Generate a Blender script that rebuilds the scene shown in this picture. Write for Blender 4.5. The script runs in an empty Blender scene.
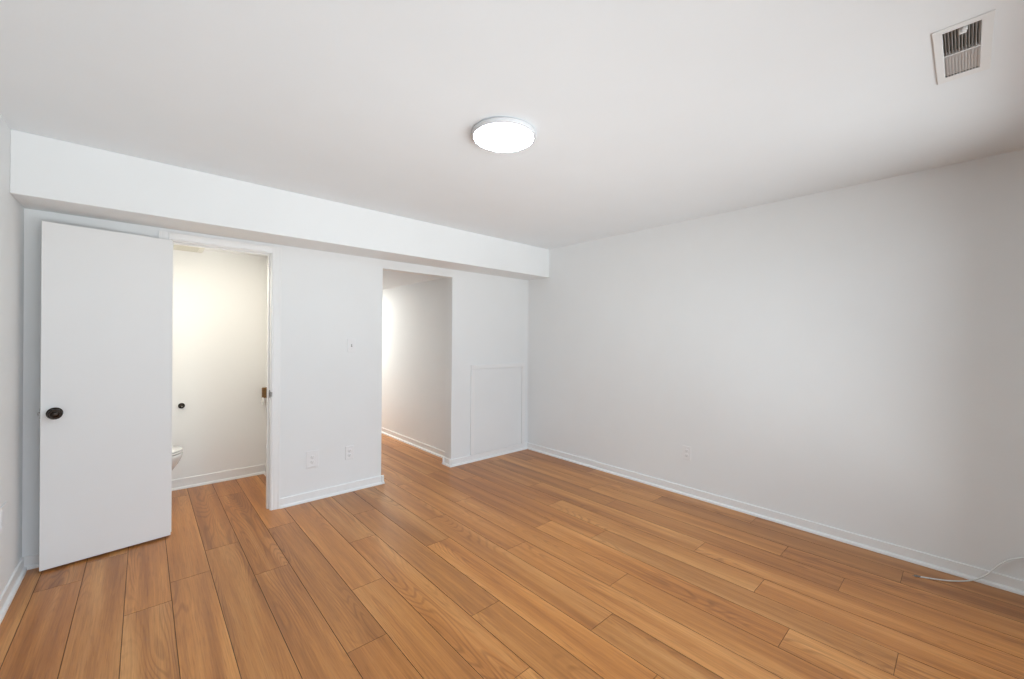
import bpy, bmesh, math, random
from mathutils import Vector, Matrix

S = bpy.context.scene
COL = S.collection

# ---------------------------------------------------------------- camera
EYE = 1.34
F_PX, YAW, PITCH, ROLL = 408.645, 42.033, -0.092, 0.5
a, b, c = (math.radians(v) for v in (YAW, PITCH, ROLL))
fw = Vector((math.sin(a)*math.cos(b), math.cos(a)*math.cos(b), math.sin(b)))
rt = Vector((math.cos(a), -math.sin(a), 0))
up = rt.cross(fw)
rt2 = rt*math.cos(c) + up*math.sin(c)
up2 = up*math.cos(c) - rt*math.sin(c)
cd = bpy.data.cameras.new('camera')
cam = bpy.data.objects.new('camera', cd)
COL.objects.link(cam)
m = Matrix.Identity(4)
for i, v in enumerate((rt2, up2, -fw)):
    m[0][i], m[1][i], m[2][i] = v
m.translation = Vector((0, 0, EYE))
cam.matrix_world = m
cd.sensor_fit = 'HORIZONTAL'
cd.sensor_width = 36
cd.lens = F_PX*36/1024
cd.clip_start = 0.02
S.camera = cam

# ---------------------------------------------------------------- light, exposure
S.view_settings.view_transform = 'Standard'
S.view_settings.look = 'None'
S.view_settings.exposure = 0.0
S.view_settings.gamma = 1.0
S.view_settings.use_curve_mapping = False

SKY = 3.1          # overcast sky above the horizon
GROUND = 5.4       # added glow from below the horizon, raised to brighten the ceiling
LAMP = 58.0
BATH = 165.0
BATH_FILL = 24.0
HALL = 340.0

W = bpy.data.worlds.new('daylight')
S.world = W
W.use_nodes = True
bg = W.node_tree.nodes['Background']
SKY_COL, GROUND_COL = (0.90, 1.0, 1.12), (0.935, 1.0, 1.035)
wn, wl = W.node_tree.nodes, W.node_tree.links
tcw = wn.new('ShaderNodeTexCoord'); sep = wn.new('ShaderNodeSeparateXYZ')
wl.new(tcw.outputs['Generated'], sep.inputs[0])
# added ground glow banded to lift the ceiling and spare the soffit, overcast sky above
rmp = wn.new('ShaderNodeValToRGB')
wl.new(sep.outputs[2], rmp.inputs[0])
madd = wn.new('ShaderNodeMath'); madd.operation = 'MULTIPLY_ADD'; madd.inputs[1].default_value = 0.5; madd.inputs[2].default_value = 0.5
wl.new(sep.outputs[2], madd.inputs[0]); wl.new(madd.outputs[0], rmp.inputs[0])
el = rmp.color_ramp.elements
STOPS = [(-0.80, GROUND*.55, GROUND_COL), (-0.55, GROUND*.95, GROUND_COL), (-0.42, GROUND*1.30, GROUND_COL), (-0.26, GROUND*1.0, GROUND_COL),
         (-0.15, GROUND*.55, GROUND_COL), (-0.02, GROUND*.20, GROUND_COL), (0.06, SKY, SKY_COL)]
while len(el) < len(STOPS): el.new(.5)
for k, (zz, s_, cc) in enumerate(STOPS):
    el[k].position = .5+.5*zz; el[k].color = (*[s_*v for v in cc], 1)
wl.new(rmp.outputs[0], bg.inputs[0])
bg.inputs[1].default_value = 1.0

# room dimensions (metres); X runs along the back wall, Y towards it
XL, XR = -0.508, 3.5
YB, YN = 3.587, -0.42
YS = 3.244            # soffit face
H, ZS = 2.381, 2.057
TH = 0.115            # back wall thickness
BX0, BX1 = 0.137, 0.729      # clear bathroom doorway
BH = 1.982
HX0, HX1 = 1.628, 2.39       # hall opening
HH = 1.978
BATH_Y, BATH_X = 4.60, 0.90
BATH_Z = 2.12
HALL_X, HALL_Z, HALL_Y = 2.51, 2.02, 7.0
WX0, WX1, WZ0, WZ1 = -0.38, 3.10, 0.05, 2.20     # glazed opening in the near wall, behind the camera

def portal(name, loc, rot, sx, sy):
    l = bpy.data.lights.new(name, 'AREA')
    l.shape = 'RECTANGLE'; l.size = sx; l.size_y = sy
    l.cycles.is_portal = True
    o = bpy.data.objects.new(name, l); COL.objects.link(o)
    o.location = loc; o.rotation_euler = rot
    return o
portal('window_daylight', ((WX0+WX1)/2, YN-0.13, (WZ0+WZ1)/2), (math.radians(90), 0, 0), WX1-WX0, WZ1-WZ0)

# ---------------------------------------------------------------- materials
def nodes(name):
    mt = bpy.data.materials.new(name); mt.use_nodes = True
    nt = mt.node_tree
    return mt, nt, nt.nodes['Principled BSDF']

def mat(name, col, rough=0.5, metal=0.0, spec=0.5, bump=0.0, bscale=200.0, vary=0.0, vscale=3.0):
    mt, nt, p = nodes(name)
    p.inputs['Base Color'].default_value = (*col, 1)
    p.inputs['Roughness'].default_value = rough
    p.inputs['Metallic'].default_value = metal
    p.inputs['Specular IOR Level'].default_value = spec
    tc = nt.nodes.new('ShaderNodeTexCoord')
    if vary:
        n = nt.nodes.new('ShaderNodeTexNoise'); n.inputs['Scale'].default_value = vscale; n.inputs['Detail'].default_value = 3
        r = nt.nodes.new('ShaderNodeValToRGB')
        r.color_ramp.elements[0].position = .3; r.color_ramp.elements[1].position = .7
        r.color_ramp.elements[0].color = (*[v*(1-vary) for v in col], 1)
        r.color_ramp.elements[1].color = (*[min(1, v*(1+vary)) for v in col], 1)
        nt.links.new(tc.outputs['Object'], n.inputs['Vector'])
        nt.links.new(n.outputs[0], r.inputs[0]); nt.links.new(r.outputs[0], p.inputs['Base Color'])
    if bump:
        n = nt.nodes.new('ShaderNodeTexNoise'); n.inputs['Scale'].default_value = bscale; n.inputs['Detail'].default_value = 2
        bp = nt.nodes.new('ShaderNodeBump'); bp.inputs['Strength'].default_value = bump; bp.inputs['Distance'].default_value = 0.002
        nt.links.new(tc.outputs['Object'], n.inputs['Vector'])
        nt.links.new(n.outputs[0], bp.inputs['Height']); nt.links.new(bp.outputs[0], p.inputs['Normal'])
    return mt

def emit(name, col, strength):
    mt, nt, p = nodes(name)
    p.inputs['Base Color'].default_value = (0.8, 0.8, 0.8, 1)
    p.inputs['Emission Color'].default_value = (*col, 1)
    p.inputs['Emission Strength'].default_value = strength
    return mt

M = {}
M['wall'] = mat('wall_paint', (0.855, 0.865, 0.865), 0.55, spec=0.3, bump=0.12, bscale=160, vary=0.008)
M['ceiling'] = mat('ceiling_paint', (0.868, 0.902, 0.925), 0.8, spec=0.2, bump=0.1, bscale=120, vary=0.008)
M['bath'] = mat('bathroom_paint', (0.89, 0.89, 0.88), 0.6, spec=0.3, bump=0.1, bscale=160)
M['trim'] = mat('trim_gloss_paint', (0.88, 0.88, 0.875), 0.3, spec=0.5, bump=0.05, bscale=60)
M['door'] = mat('door_paint', (0.85, 0.85, 0.845), 0.4, spec=0.4, bump=0.05, bscale=40, vary=0.006)
M['plastic'] = mat('white_plastic', (0.86, 0.86, 0.86), 0.35)
M['slot'] = mat('dark_slot', (0.05, 0.05, 0.05), 0.6)
M['slit'] = mat('outlet_slit', (0.30, 0.30, 0.30), 0.6)
M['bronze'] = mat('oil_rubbed_bronze', (0.034, 0.026, 0.021), 0.24, metal=0.85, vary=0.2, vscale=40)
M['brass'] = mat('aged_bronze', (0.22, 0.12, 0.05), 0.4, metal=0.6, vary=0.2, vscale=60)
M['steel'] = mat('brushed_steel', (0.24, 0.23, 0.22), 0.35, metal=1.0, bump=0.05)
M['enamel'] = mat('white_enamel', (0.86, 0.87, 0.87), 0.35)
M['slat_shaded'] = mat('shaded_slat', (0.46, 0.44, 0.42), 0.5)
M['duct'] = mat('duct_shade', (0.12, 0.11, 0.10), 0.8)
M['porcelain'] = mat('porcelain', (0.86, 0.86, 0.85), 0.12, spec=0.6)
M['coax'] = mat('white_cable', (0.78, 0.78, 0.76), 0.45)
M['fan'] = mat('fan_cover', (0.74, 0.72, 0.64), 0.5)
M['fan_slot'] = mat('fan_slot', (0.58, 0.56, 0.49), 0.6)
M['frame'] = mat('white_vinyl', (0.82, 0.82, 0.82), 0.4)
M['rim'] = mat('lamp_rim', (0.62, 0.62, 0.63), 0.6, spec=0.3)
M['lamp'] = emit('lamp_diffuser', (0.82, 1.04, 1.14), LAMP)
M['bulb'] = emit('warm_globe', (1.0, 0.93, 0.79), BATH)
M['globe'] = emit('fill_globe', (1.0, 0.93, 0.79), BATH_FILL)
M['halllamp'] = emit('hall_diffuser', (1.0, 0.98, 0.92), HALL)
M['seam'] = mat('plank_seam', (0.10, 0.055, 0.03), 0.7)

def glass():
    mt, nt, p = nodes('window_glass')
    nt.nodes.remove(p)
    out = nt.nodes['Material Output']
    t = nt.nodes.new('ShaderNodeBsdfTransparent'); g = nt.nodes.new('ShaderNodeBsdfGlossy'); g.inputs['Roughness'].default_value = 0.0
    f = nt.nodes.new('ShaderNodeFresnel'); f.inputs[0].default_value = 1.3
    mx = nt.nodes.new('ShaderNodeMixShader')
    nt.links.new(f.outputs[0], mx.inputs[0]); nt.links.new(t.outputs[0], mx.inputs[1]); nt.links.new(g.outputs[0], mx.inputs[2])
    nt.links.new(mx.outputs[0], out.inputs[0])
    return mt
M['glass'] = glass()

def wood():
    mt, nt, p = nodes('oak_vinyl_plank')
    N, L = nt.nodes, nt.links
    def math_(op, *v):
        n = N.new('ShaderNodeMath'); n.operation = op
        for i, x in enumerate(v):
            if isinstance(x, (int, float)): n.inputs[i].default_value = x
            else: L.new(x, n.inputs[i])
        return n.outputs[0]
    def ramp(x, stops):
        r = N.new('ShaderNodeValToRGB'); e = r.color_ramp.elements
        while len(e) < len(stops): e.new(.5)
        for k, (pos, col) in enumerate(stops):
            e[k].position = pos; e[k].color = (*col, 1) if len(col) == 3 else col
        L.new(x, r.inputs[0]); return r.outputs[0]
    def mix(kind, fac, c1, c2):
        n = N.new('ShaderNodeMix'); n.data_type = 'RGBA'; n.blend_type = kind
        if isinstance(fac, (int, float)): n.inputs[0].default_value = fac
        else: L.new(fac, n.inputs[0])
        for k, cc in ((6, c1), (7, c2)):
            if isinstance(cc, tuple): n.inputs[k].default_value = (*cc, 1)
            else: L.new(cc, n.inputs[k])
        return n.outputs[2]
    uv = N.new('ShaderNodeUVMap'); uv.uv_map = 'plank'
    sd = N.new('ShaderNodeAttribute'); sd.attribute_name = 'plank_seed'
    s3 = N.new('ShaderNodeSeparateColor'); L.new(sd.outputs['Color'], s3.inputs[0])
    sx = N.new('ShaderNodeSeparateXYZ'); L.new(uv.outputs[0], sx.inputs[0])
    U, V = sx.outputs[0], sx.outputs[1]
    R1, R2, R3 = s3.outputs
    def coords(kx, ky, z):
        n = N.new('ShaderNodeCombineXYZ')
        L.new(math_('MULTIPLY_ADD', U, kx, math_('MULTIPLY', R1, 91.0)), n.inputs[0])
        L.new(math_('MULTIPLY_ADD', V, ky, math_('MULTIPLY', R2, 53.0)), n.inputs[1])
        L.new(math_('MULTIPLY_ADD', R3, 17.0, z), n.inputs[2])
        return n.outputs[0]
    def noise(kx, ky, z, det=2, dist=0.0, rough=.5):
        n = N.new('ShaderNodeTexNoise'); n.inputs['Scale'].default_value = 1; n.inputs['Detail'].default_value = det
        n.inputs['Distortion'].default_value = dist; n.inputs['Roughness'].default_value = rough
        L.new(coords(kx, ky, z), n.inputs['Vector']); return n.outputs[0]
    broad = noise(13, .55, 0, 3)                       # light and dark bands along a board
    field = noise(6.0, .62, 4, 1.5, 0.15)            # contour lines of this make the cathedral figure
    rings = math_('MULTIPLY_ADD', math_('SINE', math_('MULTIPLY', field, 190.0)), .5, .5)
    patch = ramp(noise(7, .9, 8, 1), [(.46, (0, 0, 0)), (.64, (1, 1, 1))])
    fine = noise(150, 3.2, 11, 4, 0, .65)
    pores = ramp(noise(330, 9, 15, 2), [(.54, (0, 0, 0)), (.70, (1, 1, 1))])
    base = ramp(broad, [(.30, C_DARK), (.50, C_MID), (.68, C_LIGHT)])
    base = mix('MULTIPLY', math_('MULTIPLY', patch, .70), base, ramp(rings, [(.0, (.66, .60, .54)), (.45, (1.03, 1.03, 1.03))]))
    base = mix('MULTIPLY', .75, base, ramp(fine, [(.28, (.74, .70, .66)), (.72, (1.16, 1.17, 1.18))]))
    base = mix('MULTIPLY', math_('MULTIPLY', pores, .5), base, (.66, .58, .50))
    tone = ramp(R1, [(0, (.86, .83, .80)), (.5, (1, 1, 1)), (1, (1.10, 1.10, 1.08))])
    base = mix('MULTIPLY', 1.0, base, tone)
    hue = ramp(R3, [(0, (1.03, .99, .95)), (1, (.98, 1.0, 1.05))])
    base = mix('MULTIPLY', 1.0, base, hue)
    L.new(base, p.inputs['Base Color'])
    L.new(math_('MULTIPLY_ADD', fine, .12, FLOOR_ROUGH), p.inputs['Roughness'])
    p.inputs['Specular IOR Level'].default_value = 0.5
    bp = N.new('ShaderNodeBump'); bp.inputs['Strength'].default_value = .12; bp.inputs['Distance'].default_value = .001
    L.new(fine, bp.inputs['Height']); L.new(bp.outputs[0], p.inputs['Normal'])
    return mt
C_DARK, C_MID, C_LIGHT = (0.345, 0.128, 0.030), (0.49, 0.200, 0.050), (0.61, 0.288, 0.092)
FLOOR_ROUGH = 0.26
M['wood'] = wood()

# ---------------------------------------------------------------- helpers
def box(bm, x0, x1, y0, y1, z0, z1, bev=0.0, seg=2, mi=0):
    t = bmesh.new()
    bmesh.ops.create_cube(t, size=1)
    for v in t.verts:
        v.co = Vector(((x0+x1)/2+v.co.x*(x1-x0), (y0+y1)/2+v.co.y*(y1-y0), (z0+z1)/2+v.co.z*(z1-z0)))
    if bev:
        bmesh.ops.bevel(t, geom=t.edges[:], offset=bev, segments=seg, affect='EDGES', profile=.5)
    for f in t.faces: f.material_index = mi
    me = bpy.data.meshes.new('t'); t.to_mesh(me); t.free()
    bm.from_mesh(me); bpy.data.meshes.remove(me)

def prism(bm, prof, p0, p1, nrm):
    """profile of (out, up) pairs swept along the floor line p0 to p1, 'out' pointing along nrm"""
    p0, p1, n = Vector(p0), Vector(p1), Vector(nrm)
    A = [bm.verts.new(p0+n*o+Vector((0, 0, z))) for o, z in prof]
    B = [bm.verts.new(p1+n*o+Vector((0, 0, z))) for o, z in prof]
    k = len(prof)
    for i in range(k):
        bm.faces.new((A[i], A[(i+1) % k], B[(i+1) % k], B[i]))
    bm.faces.new(A); bm.faces.new(B[::-1])
    bmesh.ops.recalc_face_normals(bm, faces=bm.faces[:])

def sweep(bm, prof, p0, p1, u, v):
    """profile in the (u, v) plane swept from p0 to p1"""
    p0, p1, u, v = map(Vector, (p0, p1, u, v))
    A = [bm.verts.new(p0+u*s+v*t) for s, t in prof]
    B = [bm.verts.new(p1+u*s+v*t) for s, t in prof]
    k = len(prof)
    for i in range(k):
        bm.faces.new((A[i], A[(i+1) % k], B[(i+1) % k], B[i]))
    bm.faces.new(A); bm.faces.new(B[::-1])
    bmesh.ops.recalc_face_normals(bm, faces=bm.faces[:])

def lathe(bm, prof, origin, axis, n=48, mi=0, sx=1.0, sy=1.0):
    """(radius, height) profile turned about axis"""
    q = Vector((0, 0, 1)).rotation_difference(Vector(axis))
    o = Vector(origin); rows = []
    for r, h in prof:
        if r < 1e-6: rows.append([bm.verts.new(o+q@Vector((0, 0, h)))])
        else: rows.append([bm.verts.new(o+q@Vector((r*sx*math.cos(2*math.pi*i/n), r*sy*math.sin(2*math.pi*i/n), h))) for i in range(n)])
    for A, B in zip(rows, rows[1:]):
        for i in range(n):
            j = (i+1) % n
            if len(A) == 1 and len(B) == 1: continue
            if len(A) == 1: f = bm.faces.new((A[0], B[j], B[i]))
            elif len(B) == 1: f = bm.faces.new((A[i], A[j], B[0]))
            else: f = bm.faces.new((A[i], A[j], B[j], B[i]))
            f.material_index = mi; f.smooth = True
    bmesh.ops.recalc_face_normals(bm, faces=bm.faces[:])

def tube(bm, pts, r, n=12, mi=0):
    pts = [Vector(p) for p in pts]
    rows = []
    nv = Vector((0, 0, 1))
    for i, p in enumerate(pts):
        t = (pts[min(i+1, len(pts)-1)]-pts[max(i-1, 0)]).normalized()
        if abs(t.dot(nv)) > .98: nv = Vector((1, 0, 0))
        u = t.cross(nv).normalized(); w = u.cross(t)
        rr = r[i] if isinstance(r, (list, tuple)) else r
        rows.append([bm.verts.new(p+(u*math.cos(2*math.pi*k/n)+w*math.sin(2*math.pi*k/n))*rr) for k in range(n)])
    for A, B in zip(rows, rows[1:]):
        for k in range(n):
            f = bm.faces.new((A[k], A[(k+1) % n], B[(k+1) % n], B[k])); f.smooth = True; f.material_index = mi
    bm.faces.new(rows[0]); bm.faces.new(rows[-1][::-1])
    bmesh.ops.recalc_face_normals(bm, faces=bm.faces[:])

def spline(P, n=14):
    P = [Vector(p) for p in P]; Q = [2*P[0]-P[1]]+P+[2*P[-1]-P[-2]]
    out = []
    for i in range(1, len(Q)-2):
        for k in range(n):
            t = k/n
            out.append(.5*((2*Q[i])+(Q[i+1]-Q[i-1])*t+(2*Q[i-1]-5*Q[i]+4*Q[i+1]-Q[i+2])*t*t+(3*Q[i]-Q[i-1]-3*Q[i+1]+Q[i+2])*t**3))
    out.append(P[-1]); return out

def obj(name, bm, mats, parent=None, loc=None, label=None):
    me = bpy.data.meshes.new(name); bm.to_mesh(me); bm.free()
    for x in (mats if isinstance(mats, (list, tuple)) else [mats]): me.materials.append(x)
    o = bpy.data.objects.new(name, me); COL.objects.link(o)
    if parent: o.parent = parent
    if loc: o.location = loc
    if label: o['label'] = label
    return o

def struct(name, bm, mats, label, cat, parent=None):
    o = obj(name, bm, mats, parent)
    if not parent:
        o['kind'] = 'structure'; o['label'] = label; o['category'] = cat
    return o

def thing(name, loc, label, cat, group=None, kind=None):
    o = bpy.data.objects.new(name, None); COL.objects.link(o)
    o.location = loc; o.empty_display_size = .05
    o['label'] = label; o['category'] = cat
    if group: o['group'] = group
    if kind: o['kind'] = kind
    return o

def tag(o, label, cat, group=None):
    o['label'] = label; o['category'] = cat
    if group: o['group'] = group
    return o

# ---------------------------------------------------------------- floor: planks 7 in wide, 1.5 m long, running towards the back wall
def build_floor():
    rnd = random.Random(7)
    PW, PL, X0 = 0.1778, 1.497, -0.242
    JOINT = {-1: 3.228, 0: 1.95, 1: 2.682, 2: 2.881, 3: 3.168, 4: 2.663, 5: 1.746, 6: 2.168, 7: 2.679, 8: 1.587, 9: 2.313, 10: 1.146,
             11: 1.939, 12: 1.287, 13: .540, 14: .184, 15: .747, 16: 1.147, 17: .449, 18: .765, 19: .233, 20: 1.05, -2: 2.2}
    xa, xb, ya, yb = XL-.05, XR+.05, YN-.05, HALL_Y+.05
    bm = bmesh.new()
    uvl = bm.loops.layers.uv.new('plank'); cl = bm.loops.layers.float_color.new('plank_seed')
    def quad(vs, uvs, seed, mi):
        f = bm.faces.new([bm.verts.new(v) for v in vs]); f.material_index = mi
        for lp, u in zip(f.loops, uvs): lp[uvl].uv = u; lp[cl] = seed
    g = 0.0013
    for k in range(-2, 22):
        px0, px1 = max(xa, X0+k*PW), min(xb, X0+(k+1)*PW)
        if px1-px0 < .005: continue
        j = JOINT.get(k, rnd.random()*1.5)
        y = j-PL*math.ceil((j-ya)/PL)
        while y < yb:
            a0, a1 = max(y, ya), min(y+PL, yb)
            if a1-a0 > .01:
                sd = (rnd.random(), rnd.random(), rnd.random(), 1)
                x0, x1, y0, y1 = px0+g, px1-g, a0+g*.7, a1-g*.7
                zc = (0, 0, 0, 0)
                uv = [(x0-px0, y0-y), (x1-px0, y0-y), (x1-px0, y1-y), (x0-px0, y1-y)]
                P = [(x0, y0), (x1, y0), (x1, y1), (x0, y1)]
                quad([(*q, 0) for q in P], uv, sd, 0)
                for i in range(4):
                    q0, q1 = P[i], P[(i+1) % 4]
                    quad([(*q0, 0), (*q0, -.003), (*q1, -.003), (*q1, 0)], [uv[i], uv[i], uv[(i+1) % 4], uv[(i+1) % 4]], sd, 1)
            y += PL
    box(bm, xa, xb, ya, yb, -.06, -.003, mi=1)
    bmesh.ops.recalc_face_normals(bm, faces=bm.faces[:])
    for f in bm.faces:
        if f.material_index == 0 and f.normal.z < 0: f.normal_flip()
    struct('floor', bm, [M['wood'], M['seam']], 'warm oak plank floor running through the whole room', 'floor')
build_floor()

# ---------------------------------------------------------------- walls, ceiling, soffit
VX0, VX1, VY0, VY1 = 1.985, 2.338, -0.034, 0.066      # hole for the air vent
def walls():
    bm = bmesh.new()
    zt = H+.10
    box(bm, XL-.1, VX0, YN-.1, YB+TH, H, zt); box(bm, VX1, XR+.1, YN-.1, YB+TH, H, zt)
    box(bm, VX0, VX1, YN-.1, VY0, H, zt); box(bm, VX0, VX1, VY1, YB+TH, H, zt)
    struct('ceiling', bm, M['ceiling'], 'flat white ceiling over the main room', 'ceiling')
    bm = bmesh.new(); box(bm, XL-.1, XL, YN-.1, BATH_Y+.1, -.01, H+.05)
    struct('wall_left', bm, M['wall'], 'white wall along the left edge of the photo', 'wall')
    bm = bmesh.new()
    box(bm, XR, XR+.12, YN-.12, YB+TH, -.01, H+.05)
    struct('wall_right', bm, M['wall'], 'long plain white wall filling the right half', 'wall')
    bm = bmesh.new()
    box(bm, XL-.1, WX0, YN-.12, YN, -.01, H+.05); box(bm, WX1, XR, YN-.12, YN, -.01, H+.05)
    box(bm, WX0, WX1, YN-.12, YN, WZ1, H+.05); box(bm, WX0, WX1, YN-.12, YN, -.01, WZ0)
    struct('wall_near', bm, M['wall'], 'white wall with the glazed door behind the camera', 'wall')
    bm = bmesh.new()
    y0, y1 = YB, YB+TH
    r = .018
    box(bm, XL, BX0-r, y0, y1, -.01, ZS+.02)
    box(bm, BX0-r, BX1+r, y0, y1, BH+r, ZS+.02)
    box(bm, BX1+r, HX0, y0, y1, -.01, ZS+.02)
    box(bm, HX0, HX1, y0, y1, HH, ZS+.02)
    box(bm, HX1, XR, y0, y1, -.01, ZS+.02)
    box(bm, XL, XR, y0, y1, ZS+.02, H+.05)
    struct('wall_back', bm, M['wall'], 'white back wall below the soffit, with the two openings', 'wall')
    bm = bmesh.new(); box(bm, XL, XR, YS, YB, ZS, H, bev=.004)
    struct('ceiling_soffit', bm, M['wall'], 'boxed white soffit running along the top of the back wall', 'soffit')
    # bathroom shell
    bm = bmesh.new(); box(bm, XL, BATH_X+.1, BATH_Y, BATH_Y+.1, -.01, BATH_Z+.05)
    struct('wall_bathroom', bm, M['bath'], 'cream lit bathroom wall seen through the doorway', 'wall')
    bm = bmesh.new(); box(bm, BATH_X, BATH_X+.1, YB+TH, BATH_Y, -.01, BATH_Z+.05)
    struct('wall_bathroom_right', bm, M['bath'], 'sliver of bathroom side wall beside the right door jamb', 'wall')
    bm = bmesh.new(); box(bm, XL, BATH_X+.1, YB+TH, BATH_Y+.1, BATH_Z, BATH_Z+.1)
    struct('ceiling_bathroom', bm, M['bath'], 'low bathroom ceiling just above the doorway', 'ceiling')
    # hall shell
    bm = bmesh.new(); box(bm, HALL_X, HALL_X+.1, YB+TH, HALL_Y, -.01, HALL_Z+.05)
    struct('wall_hall_right', bm, M['wall'], 'long hall wall seen through the open passage', 'wall')
    bm = bmesh.new(); box(bm, HX0-.14, HX0-.04, YB+TH, HALL_Y, -.01, HALL_Z+.05)
    struct('wall_hall_left', bm, M['wall'], 'left wall of the hall hidden behind the switch wall', 'wall')
    bm = bmesh.new(); box(bm, HX0-.14, HALL_X+.1, HALL_Y, HALL_Y+.1, -.01, HALL_Z+.05)
    struct('wall_hall_end', bm, M['wall'], 'far end wall of the hall', 'wall')
    bm = bmesh.new(); box(bm, HX0-.14, HALL_X+.1, YB+TH, HALL_Y+.1, HALL_Z, HALL_Z+.1)
    struct('ceiling_hall', bm, M['ceiling'], 'low white ceiling inside the hall opening', 'ceiling')
walls()

# ---------------------------------------------------------------- baseboards
BASE = [(0, 0), (.024, 0), (.0235, .008), (.020, .015), (.0115, .019), (.0090, .021), (.0090, .0700), (.0080, .0725), (.005, .0735), (0, .074)]
def runs(name, segs, label, m='trim', hs=1.0):
    bm = bmesh.new()
    for p0, p1, n in segs: prism(bm, [(o_, z_*hs if z_ > .03 else z_) for o_, z_ in BASE], (*p0, 0), (*p1, 0), (*n, 0))
    struct(name, bm, M[m], label, 'baseboard')
CW = .062                     # casing width
CL0, CR1 = BX0-.006-CW, BX1+.006+CW
e = .024
runs('baseboard_left', [((XL, YN), (XL, YB), (1, 0))], 'white baseboard along the left wall')
runs('baseboard_right', [((XR, YN), (XR, YB), (-1, 0))], 'white baseboard along the right wall')
runs('baseboard_near', [((WX1+.07, YN), (XR, YN), (0, 1))], 'white baseboard behind the camera')
runs('baseboard_behind_door', [((XL, YB), (CL0, YB), (0, -1))], 'short white baseboard behind the open door')
runs('baseboard_switch_wall', [((CR1, YB), (HX0+e, YB), (0, -1)), ((HX0, YB-e), (HX0, YB+TH), (1, 0))], 'white baseboard under the switch and outlets between the openings')
runs('baseboard_back', [((HX1-e, YB), (XR, YB), (0, -1)), ((HX1, YB-e), (HX1, YB+TH+e), (-1, 0)), ((HX1-e, YB+TH), (HALL_X, YB+TH), (0, 1))], 'white baseboard below the access panel, turning into the hall')
runs('baseboard_hall', [((HALL_X, YB+TH), (HALL_X, HALL_Y), (-1, 0)), ((HX0-.04, YB+TH), (HX0-.04, HALL_Y), (1, 0)), ((HX0-.04, HALL_Y), (HALL_X, HALL_Y), (0, -1))], 'white baseboard running down the hall')
runs('baseboard_bathroom', [((XL, BATH_Y), (BATH_X, BATH_Y), (0, -1)), ((BATH_X, YB+TH), (BATH_X, BATH_Y), (-1, 0)), ((XL, YB+TH), (XL, BATH_Y), (1, 0))], 'cream lit baseboard in the bathroom', hs=1.22)

# ---------------------------------------------------------------- bathroom doorway trim: jamb, stop, casing, strike plate
def doorway():
    t = thing('trim_1', ((BX0+BX1)/2, YB, 0), 'white casing and jamb framing the bathroom doorway', 'door frame', kind='structure')
    ox, oy = (BX0+BX1)/2, YB
    y0, y1, r = YB-.001, YB+TH+.001, .018
    def add(name, bm, m, label=None):
        o = obj(name, bm, m, t, label=label)
        o.matrix_parent_inverse = Matrix.Translation((-ox, -oy, 0)); return o
    bm = bmesh.new()
    box(bm, BX0-r, BX0, y0, y1, 0, BH+r); box(bm, BX1, BX1+r, y0, y1, 0, BH+r); box(bm, BX0, BX1, y0, y1, BH, BH+r)
    add('jamb', bm, M['trim'])
    bm = bmesh.new()
    s0, s1 = YB+.038, YB+.038+.036
    box(bm, BX0, BX0+.011, s0, s1, 0, BH, .001); box(bm, BX1-.011, BX1, s0, s1, 0, BH, .001); box(bm, BX0+.011, BX1-.011, s0, s1, BH-.011, BH, .001)
    add('door_stop', bm, M['trim'])
    # colonial casing: s runs from the inner edge outwards, t towards the room
    P = [(0, 0), (0, .009), (.004, .0115), (.010, .0115), (.013, .0095), (.030, .0125), (.046, .0135), (.049, .0155), (.058, .0165), (.062, .0145), (.062, 0)]
    bm = bmesh.new(); zt = BH+.006
    sweep(bm, P, (BX1+.006, YB, 0), (BX1+.006, YB, zt+.048), (1, 0, 0), (0, -1, 0)); add('casing', bm, M['trim'])
    bm = bmesh.new()
    sweep(bm, P, (BX0-.006, YB, 0), (BX0-.006, YB, zt+.048), (-1, 0, 0), (0, -1, 0)); add('casing', bm, M['trim'])
    bm = bmesh.new()
    Q = [(s*.048/.062, q) for s, q in P]
    sweep(bm, Q, (BX0-.006, YB, zt), (BX1+.006, YB, zt), (0, 0, 1), (0, -1, 0)); add('head_casing', bm, M['trim'])
    bm = bmesh.new()
    box(bm, BX1-.0022, BX1-.0002, YB+.006, YB+.034, .868, .925, .0006, 1)
    box(bm, BX1-.0022, BX1+.0105, YB-.0135, YB+.008, .879, .914, .0015, 2)
    box(bm, BX1-.0030, BX1-.0021, YB+.013, YB+.027, .884, .909, mi=1)
    add('strike_plate', bm, [M['steel'], M['slot']], 'dark grey metal strike plate')
doorway()

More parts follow.
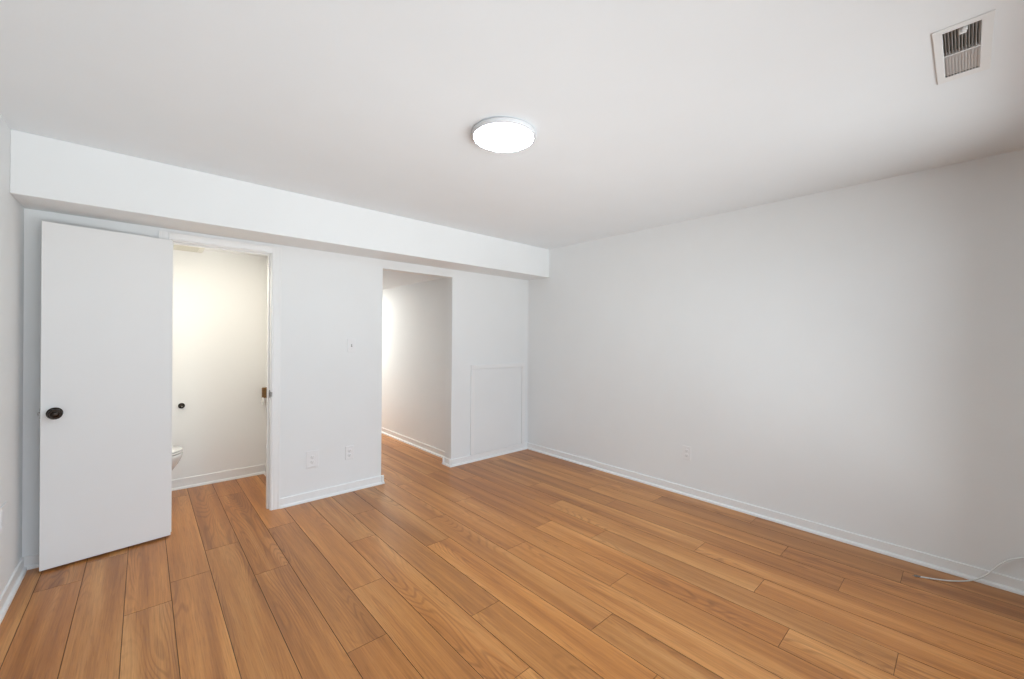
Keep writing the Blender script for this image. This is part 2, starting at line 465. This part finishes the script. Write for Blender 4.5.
# ---------------------------------------------------------------- open door leaf
def door():
    A, B = Vector((-0.428, 3.465, 0)), Vector((0.1405, 3.540, 0))
    u = (B-A).normalized(); n = Vector((u.y, -u.x, 0))          # n faces the room
    wd = (B-A).length
    t = thing('door_1', A, 'plain white slab door standing open against the back wall, dark knob', 'door', kind='structure')
    t.rotation_euler = (0, 0, math.atan2(u.y, u.x))
    bm = bmesh.new(); box(bm, 0, wd, 0, .035, .012, 1.978, .0025)
    obj('slab', bm, M['door'], t)
    for s, y in ((-1, 0), (1, .035)):
        bm = bmesh.new()
        lathe(bm, [(0, 0), (.0335, 0), (.0335, .003), (.030, .0065), (.024, .008), (.0135, .010), (.0115, .014), (.0115, .026), (.015, .030),
                   (.024, .034), (.0285, .040), (.0295, .046), (.0275, .052), (.0225, .055), (.0215, .0535), (.017, .0545), (.016, .056), (.006, .0575), (0, .0575)],
              (.054, y, .893), (0, s, 0))
        obj('doorknob', bm, M['bronze'], t, label='round dark bronze doorknob with ringed face')
    bm = bmesh.new(); box(bm, -.0012, .001, .006, .029, .868, .924, .0004, 1); box(bm, -.009, 0, .011, .024, .888, .904, .002)
    obj('latch_plate', bm, M['steel'], t)
    for z in (.22, 1.0, 1.76):
        bm = bmesh.new(); lathe(bm, [(0, 0), (.0055, 0), (.0055, .075), (0, .075)], (wd-.0065, .0415, z-.0375), (0, 0, 1), 16)
        obj('hinge', bm, M['steel'], t)
door()

# ---------------------------------------------------------------- access panel on the back wall, right corner
def panel():
    x0, x1, zt = 2.634, 3.440, 1.052
    w = .047
    t = thing('access_panel', ((x0+x1)/2, YB, .074), 'white square access panel framed low on the back wall, right of the hall', 'access panel')
    inv = Matrix.Translation((-(x0+x1)/2, -YB, -.074))
    def add(name, bm, m):
        o = obj(name, bm, m, t); o.matrix_parent_inverse = inv
    bm = bmesh.new(); box(bm, x0+w+.003, x1-w-.003, YB-.006, YB-.0005, .078, zt-w-.003, .001)
    add('panel_board', bm, M['wall'])
    for a0, a1 in ((x0, x0+w), (x1-w, x1)):
        bm = bmesh.new(); box(bm, a0, a1, YB-.014, YB-.0005, .075, zt-w-.0003, .0025); add('frame_stile', bm, M['trim'])
    bm = bmesh.new(); box(bm, x0, x1, YB-.014, YB-.0005, zt-w, zt, .0025); add('frame_rail', bm, M['trim'])
panel()
# corner bead beside the panel
bm = bmesh.new(); box(bm, 3.492, 3.5, YB-.008, YB, .075, ZS, .002)
struct('trim_2', bm, M['trim'], 'thin white corner strip where the back and right walls meet', 'trim')

# ---------------------------------------------------------------- outlets and switch
def plate_frame(name, pos, nrm, label, cat, group=None):
    """thing whose local x runs along the wall, local z up, local -y out of the wall"""
    t = thing(name, pos, label, cat, group)
    t.rotation_euler = (0, 0, math.atan2(nrm[1], nrm[0])+math.pi/2)
    return t
def cover(t, w=.072, h=.117, cx=0):
    bm = bmesh.new(); box(bm, cx-w/2, cx+w/2, -.006, -.0003, -h/2, h/2, .0025, 3)
    obj('cover_plate', bm, M['plastic'], t)
def screw(t, x, z, ):
    bm = bmesh.new(); lathe(bm, [(0, 0), (.0033, 0), (.0028, .0012), (0, .0014)], (x, -.0059, z), (0, -1, 0), 14)
    box(bm, x-.0024, x+.0024, -.0076, -.0070, z-.0004, z+.0004, mi=1)
    obj('screw', bm, [M['plastic'], M['slit']], t)
def receptacle(t, x, z):
    bm = bmesh.new()
    lathe(bm, [(0, 0), (.0172, 0), (.0172, .002), (.0160, .0026), (0, .0026)], (x, -.0058, z), (0, -1, 0), 32, sy=.86)
    for dx, hh in ((-.0063, .0045), (.0063, .0036)):
        box(bm, x+dx-.0011, x+dx+.0011, -.0090, -.0082, z+.002-hh, z+.002+hh, mi=1)
    lathe(bm, [(0, .0022), (.0025, .0022), (.0025, .003), (0, .003)], (x, -.0058, z-.0085), (0, -1, 0), 14, mi=1)
    obj('receptacle', bm, [M['plastic'], M['slit']], t)
t = plate_frame('wall_outlet', (XR, 1.607, .366), (-1, 0), 'white outlet with two sockets, alone on the long right wall', 'outlet')
cover(t); receptacle(t, 0, .0195); receptacle(t, 0, -.0195); screw(t, 0, 0)
t = plate_frame('wall_outlet', (1.337, YB, .337), (0, -1), 'smaller white outlet below the light switch, nearer the hall opening', 'outlet')
cover(t); receptacle(t, 0, .0195); receptacle(t, 0, -.0195); screw(t, 0, 0)
t = plate_frame('wall_outlet', (1.036, YB, .337), (0, -1), 'wider white outlet plate nearest the bathroom doorway, beside a smaller outlet', 'outlet')
cover(t, .098, .140)
bm = bmesh.new(); box(bm, -.036, .030, -.0075, -.0055, -.052, .052, .001); obj('inset_frame', bm, M['plastic'], t)
receptacle(t, -.003, .0195); receptacle(t, -.003, -.0195)
bm = bmesh.new(); box(bm, -.038, .022, -.0105, -.0058, -.058, -.0535, .001); obj('lower_lip', bm, M['plastic'], t)
t = plate_frame('light_switch', (1.347, YB, 1.270), (0, -1), 'white toggle light switch at shoulder height between the doorway and hall opening', 'switch')
cover(t)
bm = bmesh.new(); box(bm, -.0052, .0052, -.0066, -.0058, -.012, .012, mi=1); box(bm, -.0040, .0040, -.017, -.0060, .000, .0075, .0012); obj('toggle', bm, [M['plastic'], M['slit']], t)
screw(t, 0, .030); screw(t, 0, -.030)
t = plate_frame('wall_outlet', (XL, 3.150, .449), (1, 0), 'white plate with a dark opening low on the left wall, cut by the photo edge', 'outlet')
bm = bmesh.new()
box(bm, -.058, .058, -.006, -.0003, .040, .058, .002); box(bm, -.058, .058, -.006, -.0003, -.058, -.040, .002)
box(bm, -.036, .058, -.006, -.0003, -.041, .041, .002); box(bm, -.058, -.054, -.006, -.0003, -.041, .041, .001)
obj('cover_plate', bm, M['plastic'], t)
bm = bmesh.new(); box(bm, -.055, -.035, -.0032, -.0004, -.041, .041); obj('opening', bm, M['slot'], t, label='dark opening')

# ---------------------------------------------------------------- flush ceiling light
def ceiling_light():
    R = .1605
    t = thing('ceiling_light', (1.346, 1.569, H), 'round flush white ceiling light, switched on, in the middle of the ceiling', 'ceiling light')
    bm = bmesh.new()
    lathe(bm, [(0, 0), (R-.012, 0), (R-.012, .008), (R, .006), (R+.001, .012), (R, .026), (R-.002, .0295), (R-.008, .030), (R-.0095, .029), (R-.0095, .020), (0, .018)], (0, 0, 0), (0, 0, -1), 80)
    obj('housing', bm, M['rim'], t)
    bm = bmesh.new()
    lathe(bm, [(R-.0105, .021), (R-.0107, .0255), (R-.016, .0262), (R-.05, .0265), (0, .0265)], (0, 0, 0), (0, 0, -1), 80)
    obj('diffuser', bm, M['lamp'], t, label='glowing white diffuser')
ceiling_light()

# ---------------------------------------------------------------- air vent
def vent():
    x0, x1, y0, y1 = 1.964, 2.372, -.056, .083
    cx, cy = (x0+x1)/2, (y0+y1)/2
    t = thing('air_vent', (cx, cy, H), 'white metal air vent with slatted grille in the ceiling, top right', 'vent')
    inv = Matrix.Translation((-cx, -cy, -H))
    def add(name, bm, m, label=None, par=t):
        o = obj(name, bm, m, par, label=label); o.matrix_parent_inverse = inv; return o
    gx0, gx1, gy0, gy1 = 1.992, 2.330, -.028, .059
    z0, z1 = H-.004, H-.0003
    bm = bmesh.new()
    box(bm, x0, gx0, y0, y1, z0, z1, .0012); box(bm, gx1, x1, y0, y1, z0, z1, .0022)
    box(bm, gx0-.004, gx1+.004, y0, gy0, z0, z1, .0022); box(bm, gx0-.004, gx1+.004, gy1, y1, z0, z1, .0022)
    add('face_frame', bm, M['enamel'])
    bm = bmesh.new(); box(bm, 2.158, 2.164, gy0, gy1, z0+.0005, H+.012, .001); add('centre_bar', bm, M['enamel'])
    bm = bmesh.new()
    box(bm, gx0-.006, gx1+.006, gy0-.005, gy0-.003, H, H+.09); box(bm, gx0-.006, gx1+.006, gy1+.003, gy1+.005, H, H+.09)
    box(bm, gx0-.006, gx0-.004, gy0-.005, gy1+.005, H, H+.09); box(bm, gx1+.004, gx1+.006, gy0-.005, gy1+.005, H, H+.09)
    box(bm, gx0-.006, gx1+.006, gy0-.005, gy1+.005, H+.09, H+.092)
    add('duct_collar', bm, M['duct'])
    n = 11
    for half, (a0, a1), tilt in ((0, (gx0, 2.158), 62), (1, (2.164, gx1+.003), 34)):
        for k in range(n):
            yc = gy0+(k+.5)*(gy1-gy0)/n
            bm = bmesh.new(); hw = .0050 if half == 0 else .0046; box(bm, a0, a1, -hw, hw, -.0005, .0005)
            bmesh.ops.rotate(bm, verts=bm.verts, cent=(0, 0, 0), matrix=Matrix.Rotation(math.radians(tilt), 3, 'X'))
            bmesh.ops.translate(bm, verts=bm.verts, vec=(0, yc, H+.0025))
            add('slat', bm, M['slat_shaded'] if half == 0 else M['enamel'])  # one half gets a darker colour for the shade between its open slats
    bm = bmesh.new(); box(bm, 2.002, 2.014, .004, .022, H-.016, H+.002, .002); box(bm, 1.993, 2.004, .002, .014, H-.013, H-.003, .002)
    add('lever', bm, M['enamel'])
vent()

# ---------------------------------------------------------------- coaxial cable on the floor by the right wall
def cable():
    pts = [(3.292, .166, .0045), (3.325, .110, .0040), (3.362, .055, .0040), (3.405, .010, .0045), (3.440, -.022, .008), (3.455, -.052, .024),
           (3.466, -.090, .062), (3.476, -.125, .118), (3.482, -.165, .166), (3.485, -.215, .198), (3.483, -.265, .222), (3.481, -.312, .262), (3.486, -.325, .318)]
    t = thing('coaxial_cable', (3.30, .15, 0), 'thin white cable with metal tip on the floor by the right wall', 'cable')
    inv = Matrix.Translation((-3.30, -.15, 0))
    bm = bmesh.new(); tube(bm, spline(pts), .0036, 12); o = obj('cord', bm, M['coax'], t); o.matrix_parent_inverse = inv
    d = Vector((3.272-3.292, .198-.166, 0)).normalized()
    bm = bmesh.new()
    s = Vector((3.294, .163, .0057))
    for r, l0, l1, n in ((.0042, 0, .010, 16), (.0057, .010, .021, 6), (.0048, .021, .027, 16), (.0011, .027, .037, 8)):
        lathe(bm, [(0, 0), (r, 0), (r, l1-l0), (0, l1-l0)], s+d*l0, d, n)
    for f in bm.faces: f.smooth = False
    o = obj('connector', bm, M['steel'], t, label='metal screw connector'); o.matrix_parent_inverse = inv
cable()
t = plate_frame('cable_wall_plate', (XR, -.325, .33), (-1, 0), 'white wall plate the cable runs to, right of the frame', 'wall plate')
cover(t)
bm = bmesh.new(); lathe(bm, [(0, 0), (.006, 0), (.006, .010), (0, .010)], (0, -.0055, 0), (0, -1, 0), 12); obj('jack', bm, M['steel'], t)

# rounded white fitting cut by the right edge
t = plate_frame('wall_fitting', (XR, -.268, 2.095), (-1, 0), 'small rounded white fitting high on the right wall, cut by the right edge', 'wall fitting')
bm = bmesh.new(); lathe(bm, [(0, 0), (.062, 0), (.062, .008), (.058, .020), (.045, .026), (0, .028)], (0, 0, 0), (0, -1, 0), 40); obj('body', bm, M['plastic'], t)
bm = bmesh.new(); lathe(bm, [(0, 0), (.012, 0), (.010, .002), (0, .003)], (0, -.0275, 0), (0, -1, 0), 20); obj('button', bm, M['plastic'], t)

# ---------------------------------------------------------------- glazed sliding door in the near wall, behind the camera: the room's daylight
def window():
    xm = (WX0+WX1)/2
    t = thing('window_1', (xm, YN, WZ0), 'white framed sliding glass door behind the camera', 'window', kind='structure')
    inv = Matrix.Translation((-xm, -YN, -WZ0))
    def add(name, bm, m):
        o = obj(name, bm, m, t); o.matrix_parent_inverse = inv
    y0, y1 = YN-.09, YN-.03; f = .05
    bm = bmesh.new()
    box(bm, WX0, WX0+f, y0, y1, WZ0, WZ1); box(bm, WX1-f, WX1, y0, y1, WZ0, WZ1); box(bm, xm-f/2, xm+f/2, y0, y1, WZ0+f, WZ1-f)
    box(bm, WX0+f, WX1-f, y0, y1, WZ0, WZ0+f); box(bm, WX0+f, WX1-f, y0, y1, WZ1-f, WZ1)
    add('window_frame', bm, M['frame'])
    for a0, a1 in ((WX0+f, xm-f/2), (xm+f/2, WX1-f)):
        bm = bmesh.new(); vs = [bm.verts.new(v) for v in ((a0, YN-.06, WZ0+f), (a1, YN-.06, WZ0+f), (a1, YN-.06, WZ1-f), (a0, YN-.06, WZ1-f))]; bm.faces.new(vs)
        add('pane', bm, M['glass'])
    bm = bmesh.new(); w = .062
    box(bm, WX0-w, WX0, YN, YN+.015, 0, WZ1+w, .002); box(bm, WX1, WX1+w, YN, YN+.015, 0, WZ1+w, .002); box(bm, WX0, WX1, YN, YN+.015, WZ1, WZ1+w, .002)
    add('window_casing', bm, M['trim'])
window()

# ---------------------------------------------------------------- bathroom things
def toilet():
    cy = 4.28
    t = thing('toilet', (0, cy, 0), 'white toilet in the bathroom, its bowl front peeking past the open door', 'toilet')
    bm = bmesh.new()
    n = 40
    # (z, centre x, half length, half width)
    rows = []
    for z, cx, hl, hw in ((0, -.08, .22, .105), (.03, -.08, .22, .105), (.06, -.08, .205, .095), (.16, -.07, .20, .095), (.24, -.05, .215, .115), (.31, -.02, .235, .155), (.36, -.005, .243, .178), (.385, 0, .245, .182), (.395, 0, .240, .178)):
        rows.append([bm.verts.new((cx+hl*math.cos(2*math.pi*i/n), cy+hw*math.sin(2*math.pi*i/n), z)) for i in range(n)])
    for A, B in zip(rows, rows[1:]):
        for i in range(n):
            f = bm.faces.new((A[i], A[(i+1) % n], B[(i+1) % n], B[i])); f.smooth = True
    bm.faces.new(rows[0][::-1]); bm.faces.new(rows[-1])
    box(bm, -.36, -.18, cy-.10, cy+.10, .20, .38, .03, 3)
    inv = Matrix.Translation((0, -cy, 0))
    o = obj('bowl', bm, M['porcelain'], t); o.matrix_parent_inverse = inv
    for nm, z, hh in (('seat', .397, .016), ('lid', .414, .016)):
        bm = bmesh.new()
        lathe(bm, [(0, 0), (.96, 0), (1, .3*hh), (1, .75*hh), (.97, hh), (0, hh)], (0, cy, z), (0, 0, 1), 48, sx=.242, sy=.183)
        o = obj(nm, bm, M['porcelain'], t); o.matrix_parent_inverse = inv
    bm = bmesh.new(); box(bm, XL+.015, XL+.20, cy-.22, cy+.22, .39, .73, .025, 3); o = obj('tank', bm, M['porcelain'], t); o.matrix_parent_inverse = inv
    bm = bmesh.new(); box(bm, XL+.008, XL+.212, cy-.23, cy+.23, .732, .765, .010, 3); o = obj('tank_lid', bm, M['porcelain'], t); o.matrix_parent_inverse = inv
    bm = bmesh.new(); tube(bm, [(XL+.20, cy-.16, .67), (XL+.222, cy-.16, .67)], .008); tube(bm, [(XL+.222, cy-.165, .67), (XL+.224, cy-.10, .662)], .006)
    o = obj('flush_lever', bm, M['steel'], t); o.matrix_parent_inverse = inv
toilet()

TPX, TPZ = 0.250, 0.728
t = plate_frame('bathroom_wall_post', (TPX, BATH_Y, TPZ), (0, -1), 'small round dark bronze post on the cream bathroom wall', 'wall mount')
bm = bmesh.new(); lathe(bm, [(0, 0), (.024, 0), (.024, .004), (.019, .009), (.011, .012), (.010, .040), (.014, .043), (.017, .050), (.014, .058), (0, .060)], (0, 0, 0), (0, -1, 0), 32); obj('post', bm, M['bronze'], t)
bm = bmesh.new(); lathe(bm, [(0, 0), (.007, 0), (.0055, .003), (0, .0035)], (0, -.0595, 0), (0, -1, 0), 20); obj('end_cap', bm, M['steel'], t, label='pale end cap')

t = plate_frame('towel_ring', (BATH_X, 4.525, .800), (-1, 0), 'bronze square mount with a pale ring, seen just beside the right door jamb', 'towel ring')
bm = bmesh.new(); box(bm, -.030, .030, -.012, -.0003, -.050, .050, .003); box(bm, -.014, .014, -.052, -.010, -.050, .050, .004); obj('mount', bm, M['brass'], t)
bm = bmesh.new(); tube(bm, [(.045*math.sin(q), -.046, -.062-.032*(1-math.cos(q))+.018) for q in [math.pi*2*k/36 for k in range(37)]], .0045); obj('ring', bm, M['enamel'], t, label='pale ring')

t = thing('exhaust_fan', (.22, 4.23, BATH_Z), 'pale exhaust fan cover on the bathroom ceiling, at the top of the doorway', 'exhaust fan')
bm = bmesh.new(); box(bm, -.15, .15, -.14, .14, -.072, -.0003, .012, 3); obj('cover', bm, M['fan'], t)
for k in range(8):
    bm = bmesh.new(); box(bm, -.11, .11, -.098+k*.028, -.090+k*.028, -.0735, -.0715); obj('grille_slot', bm, M['fan_slot'], t)

t = thing('bathroom_light', (.44, YB+TH+.075, BATH_Z), 'small round downlight on the bathroom ceiling hidden above the doorway', 'ceiling light')
bm = bmesh.new(); lathe(bm, [(0, 0), (.070, 0), (.070, .012), (.064, .014), (.061, .006), (0, .006)], (0, 0, 0), (0, 0, -1), 40); obj('housing', bm, M['enamel'], t)
bm = bmesh.new(); lathe(bm, [(.060, .0065), (.057, .0105), (0, .0115)], (0, 0, 0), (0, 0, -1), 40); obj('diffuser', bm, M['bulb'], t)

t = thing('bathroom_fill_light', (XL, 3.98, 1.52), 'added pair of unseen warm globes brightening the bathroom wall from behind the open door', 'fill light')  # second bathroom light, added to brighten the lower part of the wall
bm = bmesh.new(); box(bm, .0005, .022, -.17, .17, -.04, .04, .006); obj('backplate', bm, M['bronze'], t)
for k in (-1, 1):
    bm = bmesh.new(); lathe(bm, [(0, 0), (.02, 0), (.02, .03), (0, .03)], (.022, k*.11, 0), (1, 0, 0), 20); o = obj('socket', bm, M['bronze'], t)
    bm = bmesh.new(); lathe(bm, [(.055*math.sin(q), .055-.055*math.cos(q)) for q in [math.pi*i/16 for i in range(17)]], (.051, k*.11, 0), (1, 0, 0), 28); obj('globe', bm, M['globe'], o)

# hall ceiling lamp beyond the switch wall
t = thing('hall_light', (2.06, 6.15, HALL_Z), 'flush light on the hall ceiling hidden by the switch wall', 'ceiling light')
bm = bmesh.new(); lathe(bm, [(0, 0), (.10, 0), (.10, .012), (.090, .014), (.088, .006), (0, .006)], (0, 0, 0), (0, 0, -1), 40); obj('housing', bm, M['enamel'], t)
bm = bmesh.new(); lathe(bm, [(.087, .0065), (.085, .0095), (0, .0105)], (0, 0, 0), (0, 0, -1), 40); obj('diffuser', bm, M['halllamp'], t)
